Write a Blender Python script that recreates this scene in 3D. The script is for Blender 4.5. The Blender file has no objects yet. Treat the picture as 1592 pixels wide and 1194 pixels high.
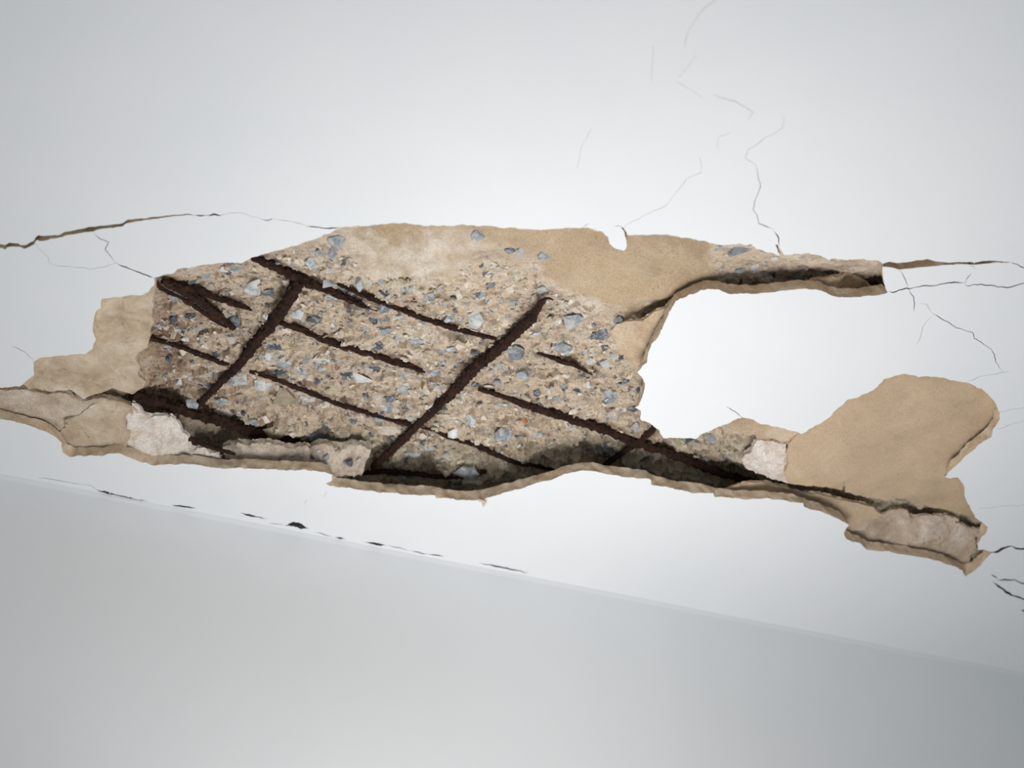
import bpy, bmesh, math, random
import numpy as np
from mathutils import Vector, Matrix, Euler
from mathutils.geometry import delaunay_2d_cdt

random.seed(7)
SC = bpy.context.scene
COL = SC.collection

# ------------------------------------------------------------------ camera
W, HH, F = 1592, 1194, 2200.0
H = 2.50                                   # ceiling height
CZ = 1.70                                  # camera height
TH = math.radians(40)
cam = bpy.data.cameras.new('camera')
cam.sensor_width = 36.0
cam.lens = F * 36.0 / W
cam.clip_start = 0.01
cam.dof.use_dof = True
cam.dof.focus_distance = 1.25
cam.dof.aperture_fstop = 5.0
camo = bpy.data.objects.new('camera', cam)
camo.location = (0, 0, CZ)
camo.rotation_euler = (math.pi / 2 + TH, 0, 0)
COL.objects.link(camo)
SC.camera = camo

# ------------------------------------------------------------------ light
wd = bpy.data.worlds.new('world'); SC.world = wd
wd.use_nodes = True
wd.node_tree.nodes['Background'].inputs[0].default_value = (0.90, 0.96, 1.0, 1)
wd.node_tree.nodes['Background'].inputs[1].default_value = 0.31
ld = bpy.data.lights.new('added_lamp', 'AREA')  # added, unseen disc lamp below the hole; its falloff brightens the middle
ld.shape = 'DISK'; ld.size = 0.46; ld.energy = 2.35; ld.color = (1.0, 0.985, 0.97)
lo = bpy.data.objects.new('added_lamp', ld)
ld.spread = math.radians(145)
lo.location = (0.045, 0.9, H - 0.63)
lo.rotation_euler = (math.pi, 0, 0)
COL.objects.link(lo)

SC.view_settings.view_transform = 'Standard'
SC.view_settings.look = 'None'
SC.view_settings.gamma = 1.0
SC.view_settings.use_curve_mapping = False
SC.view_settings.exposure = 0.08

# ------------------------------------------------------------------ pixel <-> world
CT, ST = math.cos(TH), math.sin(TH)
def unp(px, py, d):
    """photograph pixel -> (x, y) on the horizontal plane d metres above the ceiling's painted face"""
    px = np.asarray(px, float); py = np.asarray(py, float)
    a = (px - W / 2) / F; b = (HH / 2 - py) / F
    ry = CT - b * ST; rz = ST + b * CT
    t = (H + d - CZ) / rz
    return np.stack([a * t, ry * t], -1)
def proj(x, y, z):
    zz = z - CZ
    dep = y * CT + zz * ST
    return W / 2 + F * x / dep, HH / 2 - F * (-y * ST + zz * CT) / dep
def pxm(x, y, z):
    return F / (y * CT + (z - CZ) * ST)

# ------------------------------------------------------------------ noise
def _h(ix, iy, seed):
    n = (ix.astype(np.int64) * 374761393 + iy.astype(np.int64) * 668265263 + seed * 982451653) & 0xFFFFFFFF
    n = ((n ^ (n >> 13)) * 1274126177) & 0xFFFFFFFF
    n = n ^ (n >> 16)
    return (n & 0xFFFFFF) / float(0xFFFFFF)
def noise(x, y, seed=0):
    x = np.asarray(x, float); y = np.asarray(y, float)
    ix = np.floor(x); iy = np.floor(y); fx = x - ix; fy = y - iy
    fx = fx * fx * fx * (fx * (fx * 6 - 15) + 10); fy = fy * fy * fy * (fy * (fy * 6 - 15) + 10)
    a = _h(ix, iy, seed); b = _h(ix + 1, iy, seed); c = _h(ix, iy + 1, seed); d = _h(ix + 1, iy + 1, seed)
    return (a + (b - a) * fx + (c - a) * fy + (a - b - c + d) * fx * fy) * 2 - 1
def fbm(x, y, seed=0, octv=4, gain=0.5):
    s = 0; a = 1.0; f = 1.0
    for k in range(octv):
        s = s + a * noise(x * f + 17.3 * k, y * f - 9.1 * k, seed + k); a *= gain; f *= 2.03
    return s
def cells(x, y, seed=0):
    """voronoi: distance to nearest, second nearest and random value of the cell"""
    x = np.asarray(x, float); y = np.asarray(y, float)
    ix = np.floor(x); iy = np.floor(y)
    d1 = np.full(x.shape, 9.0); d2 = np.full(x.shape, 9.0); v = np.zeros(x.shape); gx = np.zeros(x.shape); gy = np.zeros(x.shape)
    for dx in (-1, 0, 1):
        for dy in (-1, 0, 1):
            cx = ix + dx; cy = iy + dy
            qx = cx + _h(cx, cy, seed); qy = cy + _h(cx, cy, seed + 5)
            d = np.hypot(x - qx, y - qy)
            near = d < d1
            d2 = np.where(near, d1, np.minimum(d2, d))
            v = np.where(near, _h(cx, cy, seed + 9), v)
            gx = np.where(near, x - qx, gx); gy = np.where(near, y - qy, gy)
            d1 = np.where(near, d, d1)
    return d1, d2, v, gx, gy

# ------------------------------------------------------------------ geometry helpers
def inside(pts, poly):
    x = pts[:, 0]; y = pts[:, 1]; r = np.zeros(len(pts), bool)
    poly = np.asarray(poly)
    bb0 = poly.min(0); bb1 = poly.max(0)
    m = (x >= bb0[0]) & (x <= bb1[0]) & (y >= bb0[1]) & (y <= bb1[1])
    if not m.any(): return r
    xs = x[m]; ys = y[m]; rr = np.zeros(len(xs), bool)
    n = len(poly)
    for i in range(n):
        x1, y1 = poly[i]; x2, y2 = poly[(i + 1) % n]
        if y1 == y2: continue
        c = (y1 > ys) != (y2 > ys)
        rr ^= c & (xs < (x2 - x1) * (ys - y1) / (y2 - y1) + x1)
    r[m] = rr
    return r
def segdist(pts, line):
    line = np.asarray(line); best = np.full(len(pts), 1e9)
    for i in range(len(line) - 1):
        a = line[i]; b = line[i + 1]; ab = b - a; L = ab @ ab + 1e-12
        t = np.clip(((pts - a) @ ab) / L, 0, 1)
        best = np.minimum(best, np.hypot(*(pts - (a + t[:, None] * ab)).T))
    return best
def rough_line(pts, step, amp, seed, closed=True):
    """subdivide a traced outline and fray it"""
    pts = np.asarray(pts, float); out = []
    n = len(pts); s = 0.0
    for i in range(n if closed else n - 1):
        a = pts[i]; b = pts[(i + 1) % n]; d = b - a; L = np.hypot(*d)
        k = max(1, int(L / step)); nr = np.array([-d[1], d[0]]) / (L + 1e-9)
        for j in range(k):
            t = j / k; ss = s + L * t
            e = 1.0 if k > 2 else 0.4
            o = amp * e * float(fbm(np.array([ss * 0.11]), np.array([seed * 3.7]), seed, 4, 0.62)[0])
            out.append(a + d * t + nr * o)
        s += L
    if not closed: out.append(pts[-1])
    return np.array(out)
def ribbon(pts, w, amp=0.8, seed=0, taper=True):
    """crack polyline of pixel width w -> closed outline"""
    p = rough_line(pts, 3.0, amp, seed, closed=False)
    n = len(p); t = np.gradient(p, axis=0); t /= (np.hypot(t[:, 0], t[:, 1])[:, None] + 1e-9)
    nr = np.stack([-t[:, 1], t[:, 0]], 1)
    k = np.arange(n) / max(1, n - 1)
    if np.ndim(w): ww = np.interp(k, np.linspace(0, 1, len(w)), w)
    else: ww = np.full(n, w, float)
    ww = ww * (1 + 0.45 * fbm(np.arange(n) * 0.23, np.full(n, seed * 1.3), seed + 3, 2))
    if taper: ww *= np.clip(np.minimum(k, 1 - k) * n / 3.0, 0.15, 1)
    ww = np.maximum(ww, 0.25)
    return np.concatenate([p + nr * ww[:, None] / 2, (p - nr * ww[:, None] / 2)[::-1]])

def mesh_obj(name, verts, faces, mat, parent=None, smooth=False):
    me = bpy.data.meshes.new(name)
    me.from_pydata([tuple(v) for v in verts], [], [tuple(int(i) for i in f) for f in faces])
    if smooth: me.polygons.foreach_set('use_smooth', np.ones(len(me.polygons), bool))
    me.update()
    o = bpy.data.objects.new(name, me)
    if mat: me.materials.append(mat)
    COL.objects.link(o)
    if parent: o.parent = parent
    return o
def tag(o, label=None, cat=None, group=None, kind=None):
    if label: o['label'] = label
    if cat: o['category'] = cat
    if group: o['group'] = group
    if kind: o['kind'] = kind
    return o

def triangulate(outer, holes, grid):
    """constrained triangulation of outer minus holes with inner grid points; returns points, tris, boundary edges"""
    vs, es = [], []
    for poly in [outer] + holes:
        b = len(vs); n = len(poly)
        vs.extend(Vector((float(p[0]), float(p[1]))) for p in poly)
        es.extend((b + i, b + (i + 1) % n) for i in range(n))
    vs.extend(Vector((float(p[0]), float(p[1]))) for p in grid)
    r = delaunay_2d_cdt(vs, es, [], 0, 1e-6)
    P = np.array([(v[0], v[1]) for v in r[0]]); T = np.array([f for f in r[2] if len(f) == 3])
    c = P[T].mean(1)
    keep = inside(c, outer)
    for h in holes: keep &= ~inside(c, h)
    T = T[keep]
    a = P[T]; ar = (a[:, 1, 0] - a[:, 0, 0]) * (a[:, 2, 1] - a[:, 0, 1]) - (a[:, 1, 1] - a[:, 0, 1]) * (a[:, 2, 0] - a[:, 0, 0])
    T[ar > 0] = T[ar > 0][:, ::-1]          # face down
    e = np.concatenate([T[:, [0, 1]], T[:, [1, 2]], T[:, [2, 0]]])
    key = np.sort(e, 1); _, inv, cnt = np.unique(key, axis=0, return_inverse=True, return_counts=True)
    B = e[cnt[inv.ravel()] == 1]
    return P, T, B

def side_walls(P, B, zf, thick, rough, seed, levels=4):
    """walls rising from boundary edges B; returns verts, faces"""
    ids = np.unique(B); m = {int(v): i for i, v in enumerate(ids)}
    n = len(ids); base = P[ids]; z0 = zf(base)
    nrm = np.zeros((n, 2))
    for a, b in B:
        d = P[b] - P[a]; L = np.hypot(*d) + 1e-9; q = np.array([d[1], -d[0]]) / L
        nrm[m[int(a)]] += q; nrm[m[int(b)]] += q
    nrm /= (np.hypot(nrm[:, 0], nrm[:, 1])[:, None] + 1e-9)
    E = np.array([(m[int(a)], m[int(b)]) for a, b in B]); deg = np.maximum(np.bincount(E.ravel(), minlength=n), 1)[:, None]
    def relax(p, k):
        for _ in range(k):
            q = np.zeros_like(p); np.add.at(q, E[:, 0], p[E[:, 1]]); np.add.at(q, E[:, 1], p[E[:, 0]])
            p = 0.45 * p + 0.55 * q / deg
        return p
    V, Fc = [], []
    th = relax((thick * (1 + 0.10 * fbm(base[:, 0] * 40, base[:, 1] * 40, seed + 2, 3)))[:, None], 4)[:, 0] if rough > 0 else np.full(n, thick)
    cur = base; zc = z0; zr = relax(z0[:, None], 6)[:, 0]
    for k in range(levels + 1):
        t = k / levels
        if k: cur = relax(cur, 3 * k)
        off = rough * fbm(base[:, 0] * 170 + t * 1.1, base[:, 1] * 170 + t * 1.7, seed, 4) * (0 if k == 0 else 1)
        xy = cur + nrm * off[:, None]
        V.append(np.column_stack([xy, (z0 if k == 0 else zr) + th * t]))
    V = np.concatenate(V)
    for a, b in B:
        i, j = m[int(a)], m[int(b)]
        for k in range(levels):
            Fc.append((i + k * n, i + (k + 1) * n, j + (k + 1) * n, j + k * n))
    return V, Fc

class RBF:
    def __init__(s, ctrl):
        c = np.array(ctrl, float); d = c[:, 2] / 1000
        s.p = unp(c[:, 0], c[:, 1], d); n = len(c)
        A = np.hypot(*(s.p[:, None] - s.p[None]).transpose(2, 0, 1))
        M = np.zeros((n + 1, n + 1)); M[:n, :n] = -A; M[:n, n] = 1; M[n, :n] = 1
        M[:n, :n] += np.eye(n) * 1e-4
        s.w = np.linalg.solve(M, np.append(d, 0))
    def __call__(s, q):
        out = np.empty(len(q))
        for i in range(0, len(q), 20000):
            b = q[i:i + 20000]
            A = np.hypot(b[:, None, 0] - s.p[None, :, 0], b[:, None, 1] - s.p[None, :, 1])
            out[i:i + 20000] = -A @ s.w[:-1] + s.w[-1]
        return out
def to_uv(pp, df):
    """pixel outline -> plan, on the surface whose height above the painted face is df(plan)"""
    pp = np.asarray(pp, float); uv = unp(pp[:, 0], pp[:, 1], 0.012)
    for _ in range(5): uv = unp(pp[:, 0], pp[:, 1], df(uv))
    return uv

# ------------------------------------------------------------------ materials
def mat(name, build):
    m = bpy.data.materials.new(name); m.use_nodes = True
    nt = m.node_tree; nt.nodes.clear()
    out = nt.nodes.new('ShaderNodeOutputMaterial'); bs = nt.nodes.new('ShaderNodeBsdfPrincipled')
    nt.links.new(bs.outputs[0], out.inputs[0])
    bs.inputs['Specular IOR Level'].default_value = 0.25
    build(nt, bs); return m
def nd(nt, t, **k):
    n = nt.nodes.new(t)
    for a, v in k.items():
        if a in n.inputs: n.inputs[a].default_value = v
        else: setattr(n, a, v)
    return n
def tex(nt, scale, detail=5, rough=0.6, dist=0.0, stretch=None):
    co = nd(nt, 'ShaderNodeTexCoord'); n = nd(nt, 'ShaderNodeTexNoise')
    n.inputs['Scale'].default_value = scale; n.inputs['Detail'].default_value = detail
    n.inputs['Roughness'].default_value = rough; n.inputs['Distortion'].default_value = dist
    if stretch:
        mp = nd(nt, 'ShaderNodeMapping'); mp.inputs['Scale'].default_value = stretch
        nt.links.new(co.outputs['Object'], mp.inputs[0]); nt.links.new(mp.outputs[0], n.inputs['Vector'])
    else: nt.links.new(co.outputs['Object'], n.inputs['Vector'])
    return n.outputs['Fac']
def ramp(nt, fac, stops):
    r = nd(nt, 'ShaderNodeValToRGB'); e = r.color_ramp.elements
    while len(e) < len(stops): e.new(0.5)
    for i, (p, c) in enumerate(stops): e[i].position = p; e[i].color = (*c, 1)
    nt.links.new(fac, r.inputs[0]); return r.outputs[0]
def mix(nt, fac, a, b, mode='MIX'):
    m = nd(nt, 'ShaderNodeMix'); m.data_type = 'RGBA'; m.blend_type = mode
    for s, v in ((m.inputs[0], fac), (m.inputs[6], a), (m.inputs[7], b)):
        if hasattr(v, 'is_output'): nt.links.new(v, s)
        elif isinstance(v, (int, float)): s.default_value = v
        else: s.default_value = (*v, 1)
    return m.outputs[2]
def bump(nt, bs, fac, strength, dist):
    b = nd(nt, 'ShaderNodeBump'); b.inputs['Strength'].default_value = strength; b.inputs['Distance'].default_value = dist
    nt.links.new(fac, b.inputs['Height']); nt.links.new(b.outputs[0], bs.inputs['Normal'])

def b_paint(nt, bs):
    c = ramp(nt, tex(nt, 5, 4, 0.55), [(0.3, (0.80, 0.815, 0.825)), (0.7, (0.84, 0.845, 0.855))])
    nt.links.new(c, bs.inputs['Base Color']); bs.inputs['Roughness'].default_value = 0.75
    bump(nt, bs, tex(nt, 140, 4, 0.6), 0.12, 0.001)
M_PAINT = mat('white_paint', b_paint)
def b_wall(nt, bs):
    c = ramp(nt, tex(nt, 4, 4, 0.55), [(0.3, (0.78, 0.80, 0.81)), (0.7, (0.82, 0.83, 0.84))])
    nt.links.new(c, bs.inputs['Base Color']); bs.inputs['Roughness'].default_value = 0.75
    bump(nt, bs, tex(nt, 60, 4, 0.6), 0.10, 0.001)
M_WALL = mat('wall_paint', b_wall)

def sand(lo, mid, hi, scale=60, fine=900, b=0.5):
    def f(nt, bs):
        c = ramp(nt, tex(nt, scale, 6, 0.68, 0.4), [(0.28, lo), (0.5, mid), (0.72, hi)])
        g = ramp(nt, tex(nt, fine, 3, 0.7), [(0.32, (0.70, 0.69, 0.68)), (0.5, (1, 1, 1)), (0.7, (1.12, 1.12, 1.12))])
        c = mix(nt, 1.0, c, g, 'MULTIPLY')
        nt.links.new(c, bs.inputs['Base Color']); bs.inputs['Roughness'].default_value = 0.95
        bump(nt, bs, tex(nt, 420, 6, 0.7), b, 0.0015)
    return f
M_EDGE = mat('plaster_body', sand((0.52, 0.39, 0.265), (0.70, 0.56, 0.405), (0.80, 0.69, 0.54), 60, 900, 0.45))
M_TAN = mat('tan_mortar', sand((0.40, 0.29, 0.19), (0.59, 0.45, 0.305), (0.72, 0.59, 0.445), 30, 700, 0.7))
def b_peach(nt, bs):
    c = ramp(nt, tex(nt, 15, 7, 0.66, 0.5), [(0.28, (0.43, 0.315, 0.21)), (0.42, (0.55, 0.41, 0.275)), (0.56, (0.61, 0.455, 0.305)), (0.72, (0.65, 0.53, 0.40))])
    pits = ramp(nt, tex(nt, 130, 3, 0.6, 1.0, (0.6, 1.4, 1)), [(0.25, (0.45, 0.43, 0.40)), (0.30, (1, 1, 1))])
    c = mix(nt, 1.0, c, pits, 'MULTIPLY')
    g = ramp(nt, tex(nt, 900, 3, 0.7), [(0.32, (0.76, 0.75, 0.74)), (0.5, (1, 1, 1)), (0.7, (1.1, 1.1, 1.1))])
    c = mix(nt, 1.0, c, g, 'MULTIPLY')
    nt.links.new(c, bs.inputs['Base Color']); bs.inputs['Roughness'].default_value = 0.95
    bump(nt, bs, tex(nt, 300, 6, 0.7), 0.35, 0.0015)
M_TANR = mat('peach_mortar', b_peach)
M_PINK = mat('pink_mortar', sand((0.40, 0.29, 0.20), (0.62, 0.49, 0.375), (0.80, 0.71, 0.62), 36, 700, 0.7))
def b_strip(nt, bs):
    c = ramp(nt, tex(nt, 30, 7, 0.7, 0.4), [(0.28, (0.42, 0.31, 0.21)), (0.46, (0.62, 0.48, 0.335)), (0.60, (0.74, 0.615, 0.47)), (0.72, (0.84, 0.755, 0.64))])
    p = ramp(nt, tex(nt, 170, 5, 0.75, 0.8), [(0.30, (0.45, 0.40, 0.36)), (0.40, (1, 1, 1)), (0.64, (1, 1, 1)), (0.74, (0.70, 0.76, 0.82))])
    c = mix(nt, 1.0, c, p, 'MULTIPLY')
    nt.links.new(c, bs.inputs['Base Color']); bs.inputs['Roughness'].default_value = 0.95
    bump(nt, bs, tex(nt, 260, 7, 0.75), 0.8, 0.002)
M_STRIP = mat('pitted_mortar', b_strip)
M_WHITEM = mat('white_mortar', sand((0.60, 0.48, 0.37), (0.86, 0.77, 0.69), (0.90, 0.85, 0.80), 60, 600, 0.8))
M_GREYM = mat('grey_mortar', sand((0.38, 0.31, 0.245), (0.62, 0.52, 0.42), (0.76, 0.67, 0.57), 45, 500, 0.8))

def b_conc(nt, bs):
    at = nd(nt, 'ShaderNodeAttribute'); at.attribute_name = 'surface'
    sp = nd(nt, 'ShaderNodeSeparateColor'); nt.links.new(at.outputs['Color'], sp.inputs[0])
    rough = ramp(nt, tex(nt, 55, 8, 0.72, 0.6, (0.7, 1.2, 1)), [(0.24, (0.33, 0.245, 0.17)), (0.38, (0.56, 0.435, 0.32)), (0.56, (0.68, 0.55, 0.42)), (0.74, (0.82, 0.735, 0.63))])
    g = ramp(nt, tex(nt, 150, 6, 0.7, 0.8, (0.6, 1.3, 1)), [(0.40, (1, 1, 1)), (0.53, (1, 1, 1)), (0.59, (0.70, 0.77, 0.86)), (0.68, (0.56, 0.63, 0.74))])
    rough = mix(nt, 1.0, rough, g, 'MULTIPLY')
    w = ramp(nt, tex(nt, 190, 5, 0.7, 1.2), [(0.58, (0, 0, 0)), (0.68, (1, 1, 1))])
    rough = mix(nt, w, rough, (0.76, 0.71, 0.63))
    ti = nd(nt, 'ShaderNodeAttribute'); ti.attribute_name = 'tint'
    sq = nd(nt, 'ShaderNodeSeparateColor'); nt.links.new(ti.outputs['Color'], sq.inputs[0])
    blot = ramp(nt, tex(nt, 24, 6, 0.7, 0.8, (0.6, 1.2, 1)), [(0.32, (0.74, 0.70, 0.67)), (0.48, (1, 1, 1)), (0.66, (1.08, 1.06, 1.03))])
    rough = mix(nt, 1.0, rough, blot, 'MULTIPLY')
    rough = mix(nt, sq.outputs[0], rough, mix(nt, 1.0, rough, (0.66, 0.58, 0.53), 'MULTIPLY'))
    rough = mix(nt, sq.outputs[1], rough, mix(nt, 1.0, rough, (0.96, 1.02, 1.01), 'MULTIPLY'))
    smooth = ramp(nt, tex(nt, 18, 7, 0.66, 0.3), [(0.25, (0.41, 0.305, 0.20)), (0.45, (0.53, 0.40, 0.265)), (0.58, (0.57, 0.44, 0.30)), (0.75, (0.67, 0.555, 0.41))])
    st = ramp(nt, tex(nt, 9, 6, 0.7, 0.8), [(0.38, (0.80, 0.79, 0.77)), (0.5, (1, 1, 1)), (0.66, (1.0, 0.98, 0.94))])
    smooth = mix(nt, 1.0, smooth, st, 'MULTIPLY')
    c = mix(nt, sp.outputs[0], rough, smooth)
    pale = ramp(nt, tex(nt, 60, 6, 0.7), [(0.3, (0.58, 0.48, 0.37)), (0.6, (0.80, 0.71, 0.60))])
    c = mix(nt, sp.outputs[1], c, pale)
    fine = ramp(nt, tex(nt, 800, 3, 0.7), [(0.32, (0.66, 0.65, 0.64)), (0.5, (1, 1, 1)), (0.7, (1.15, 1.15, 1.15))])
    c = mix(nt, 1.0, c, fine, 'MULTIPLY')
    rust = ramp(nt, tex(nt, 90, 6, 0.75), [(0.42, (0, 0, 0)), (0.6, (1, 1, 1))])
    mr = nd(nt, 'ShaderNodeMath', operation='MULTIPLY'); nt.links.new(rust, mr.inputs[0]); nt.links.new(sp.outputs[2], mr.inputs[1])
    c = mix(nt, mr.outputs[0], c, (0.14, 0.065, 0.04))
    nt.links.new(c, bs.inputs['Base Color']); bs.inputs['Roughness'].default_value = 0.95
    bump(nt, bs, tex(nt, 380, 7, 0.75), 0.6, 0.002)
M_DIRT = mat('crack_dirt', sand((0.06, 0.068, 0.06), (0.10, 0.105, 0.095), (0.14, 0.135, 0.12), 60))
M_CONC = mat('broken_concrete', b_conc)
M_SLABFACE = mat('slab_soffit', sand((0.10, 0.09, 0.08), (0.14, 0.125, 0.11), (0.18, 0.16, 0.14), 20))

def stone(c1, c2, c3, sc=110):
    def f(nt, bs):
        oi = nd(nt, 'ShaderNodeObjectInfo'); co = nd(nt, 'ShaderNodeNewGeometry')
        ad = nd(nt, 'ShaderNodeVectorMath', operation='ADD'); nt.links.new(co.outputs['Position'], ad.inputs[0]); nt.links.new(oi.outputs['Random'], ad.inputs[1])
        n = nd(nt, 'ShaderNodeTexNoise'); n.inputs['Scale'].default_value = sc; n.inputs['Detail'].default_value = 7
        n.inputs['Roughness'].default_value = 0.72; n.inputs['Distortion'].default_value = 1.0
        nt.links.new(ad.outputs[0], n.inputs['Vector'])
        c = ramp(nt, n.outputs['Fac'], [(0.34, c1), (0.5, c2), (0.64, c3)])
        t = nd(nt, 'ShaderNodeMath', operation='MULTIPLY_ADD'); t.inputs[1].default_value = 0.5; t.inputs[2].default_value = 0.75
        nt.links.new(oi.outputs['Random'], t.inputs[0])
        cc = nd(nt, 'ShaderNodeVectorMath', operation='SCALE'); nt.links.new(c, cc.inputs[0]); nt.links.new(t.outputs[0], cc.inputs['Scale'])
        nt.links.new(cc.outputs[0], bs.inputs['Base Color']); bs.inputs['Roughness'].default_value = 0.7
        bump(nt, bs, n.outputs['Fac'], 0.5, 0.002)
    return f
STONE = {
    'd': mat('dark_slate_stone', stone((0.05, 0.056, 0.064), (0.105, 0.116, 0.13), (0.36, 0.37, 0.38))),
    'b': mat('blue_grey_stone', stone((0.16, 0.18, 0.20), (0.31, 0.335, 0.355), (0.64, 0.63, 0.60))),
    'l': mat('light_grey_stone', stone((0.27, 0.31, 0.34), (0.52, 0.53, 0.52), (0.74, 0.71, 0.66))),
    'w': mat('cream_stone', stone((0.46, 0.39, 0.30), (0.62, 0.54, 0.44), (0.72, 0.66, 0.58))),
    't': mat('tan_stone', stone((0.30, 0.24, 0.16), (0.42, 0.35, 0.25), (0.52, 0.45, 0.34))),
    'o': mat('orange_stone', stone((0.30, 0.16, 0.09), (0.46, 0.22, 0.11), (0.52, 0.34, 0.22))),
}
def b_rust(nt, bs):
    c = ramp(nt, tex(nt, 160, 7, 0.75, 0.5), [(0.30, (0.012, 0.007, 0.006)), (0.50, (0.036, 0.017, 0.011)), (0.66, (0.075, 0.030, 0.016)), (0.80, (0.15, 0.06, 0.03))])
    nt.links.new(c, bs.inputs['Base Color']); bs.inputs['Roughness'].default_value = 0.9
    bump(nt, bs, tex(nt, 500, 6, 0.75), 0.8, 0.002)
M_RUST = mat('rusted_steel', b_rust)
def b_flake(nt, bs):
    c = ramp(nt, tex(nt, 220, 5, 0.7), [(0.35, (0.03, 0.014, 0.009)), (0.6, (0.09, 0.036, 0.02)), (0.75, (0.17, 0.07, 0.035))])
    nt.links.new(c, bs.inputs['Base Color']); bs.inputs['Roughness'].default_value = 0.9
M_FLAKE = mat('rust_scale', b_flake)

# ================================================================== TRACED OUTLINES (photograph pixels)
HOLE = [(-70,640),(-70,598),(0,603),(30,601.6),(38,594),(53,583),(52,563),(65,556),(100,552.6),(133,550),(144,542),(148,526),(143,513.6),
 (147,491),(149.5,485),(157,480),(158,464.6),(186,461),(221,458),(231,454.5),(234,448),(239,443),(240,433),(269,424),(276,419),(316.6,412),
 (352,408),(377,408),(391,400),(406,396),(449,385),(491.5,371.5),(511.6,362.7),(530,353.5),(588,349.6),(610.5,346),(648,348),(658,352),
 (718.6,349.6),(751,351),(784,354.6),(844,357.6),(872,354.6),(900,354),(920.6,356),(935.7,361),(945.7,367.7),(948,380),(956,386.5),
 (969.6,390),(974.6,381.5),(974.6,374),(966,353.5),(969,353.5),(975,365),(983,366),(1039,365),(1054,369),(1084,372.7),(1106.5,378),(1111.6,380),
 (1167,380),(1177,388),(1197,393),(1214,397.5),(1206,380),(1209,381),(1219,396),(1237,395.5),(1257,393.5),(1277,398),(1290,404),(1292.5,401),(1322.6,404),(1333,404),
 (1343,402.5),(1353,405.5),(1365,405),(1371.6,409),(1373,420.6),(1375,440.7),(1380,454.5),(1368,459.5),(1343,461),(1312.6,463),(1292.5,459.5),
 (1277,452),(1252,448),(1225,452),(1192,454.5),(1164,457),(1139,457.6),(1116.6,450.6),(1101.5,449),(1071,458),(1051,468),(1041,486),(1034,501),
 (1023.6,521),(1013.6,535),(1008.5,548.6),(1005,563.7),(991,578.7),(998.5,589),(1002,596),(1000.5,613),(993,630.5),(987,634),(995.5,638),
 (997,653),(1010.5,658),(1023,668),(1030.6,681),(1061,682),(1081,681),(1093.5,674.5),(1126,660.6),(1154,648),(1169,652),(1184,659),(1219,665.7),
 (1247,674.5),(1265,664),(1292.5,648),(1302.6,634),(1317.6,623),(1348,611.5),(1365,601),(1373,589),(1390.5,584),(1408,582),(1428,586),
 (1453,584.6),(1473,589),(1503.6,596),(1526,605),(1541,616.5),(1549,630),(1554,643),(1554,653),(1542.5,668),(1541,679),(1518.6,694),
 (1493.5,718),(1476,733),(1468,742),(1488.5,743),(1498.5,753),(1500,771),(1508.6,791),(1516,804),(1536,819),(1534,826),(1526,836),(1521,846),
 (1521,854),(1542.5,858),(1523.6,880.7),(1502,896),(1496,885.7),(1453,870.6),(1410.6,863),(1378,857),(1348,854),(1338,844),(1325,842),(1315,838),
 (1311,828),(1320,816.6),(1307.6,808),(1285,799),(1250,787.7),(1248.5,781.4),(1192,775),(1159,776),(1111,772.5),(1108.5,766),(1076,766),(1053,760),
 (1013,753.6),(1010.6,746),(983,742),(939,737),(914,731),(876,736),(861,745),(844,748.6),(801,762),(763,772.5),(746,779),(700,776),(678,774),
 (677,770),(604,767),(551,760),(513.6,756),(507,752),(516,745),(516,738.5),(506,735),(481,731),(413,730),(368,727),(350,728.5),(300,722),(284,721),(239,723.5),
 (213.6,716),(191,707),(173,704.6),(158,708),(108,709.6),(97,703),(95.5,688),(83,678),(60,667),(33,658),(0,650.6)]
CRACK_L = [(-60,386),(-40,380),(0,379.5),(8,381),(15,377),(28,378),(32,381),(40,381),(53,374),(56,368),(60,366.5),(90,366),(100,361),(120,357),(138,353),(150,352.5),
 (175,349),(190,347),(200,342),(225,339.5),(260,335),(282,333),(300,333.4),(300,334),(282,335),(250,339),(210,344.5),(196,347.5),(190,352),(175,354),(152,357),
 (145,360),(130,361),(100,367),(75,373),(62,375),(57,373),(53,380),(38,387),(30,383),(12,384),(8,388),(0,385),(-40,390)]
CRACK_R = [(1372,410),(1383,407),(1395,409),(1410,408),(1425,405),(1441,403),(1455,406),(1474,408.5),(1492,407.5),(1512,407.5),(1514,409),(1527,406),(1545,405.5),
 (1570,407.2),(1570,408),(1545,408.5),(1525,410.5),(1514,411.5),(1492,411),(1474,411.5),(1450,414),(1415,417.5),(1400,419),(1385,416),(1372,414)]
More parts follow.
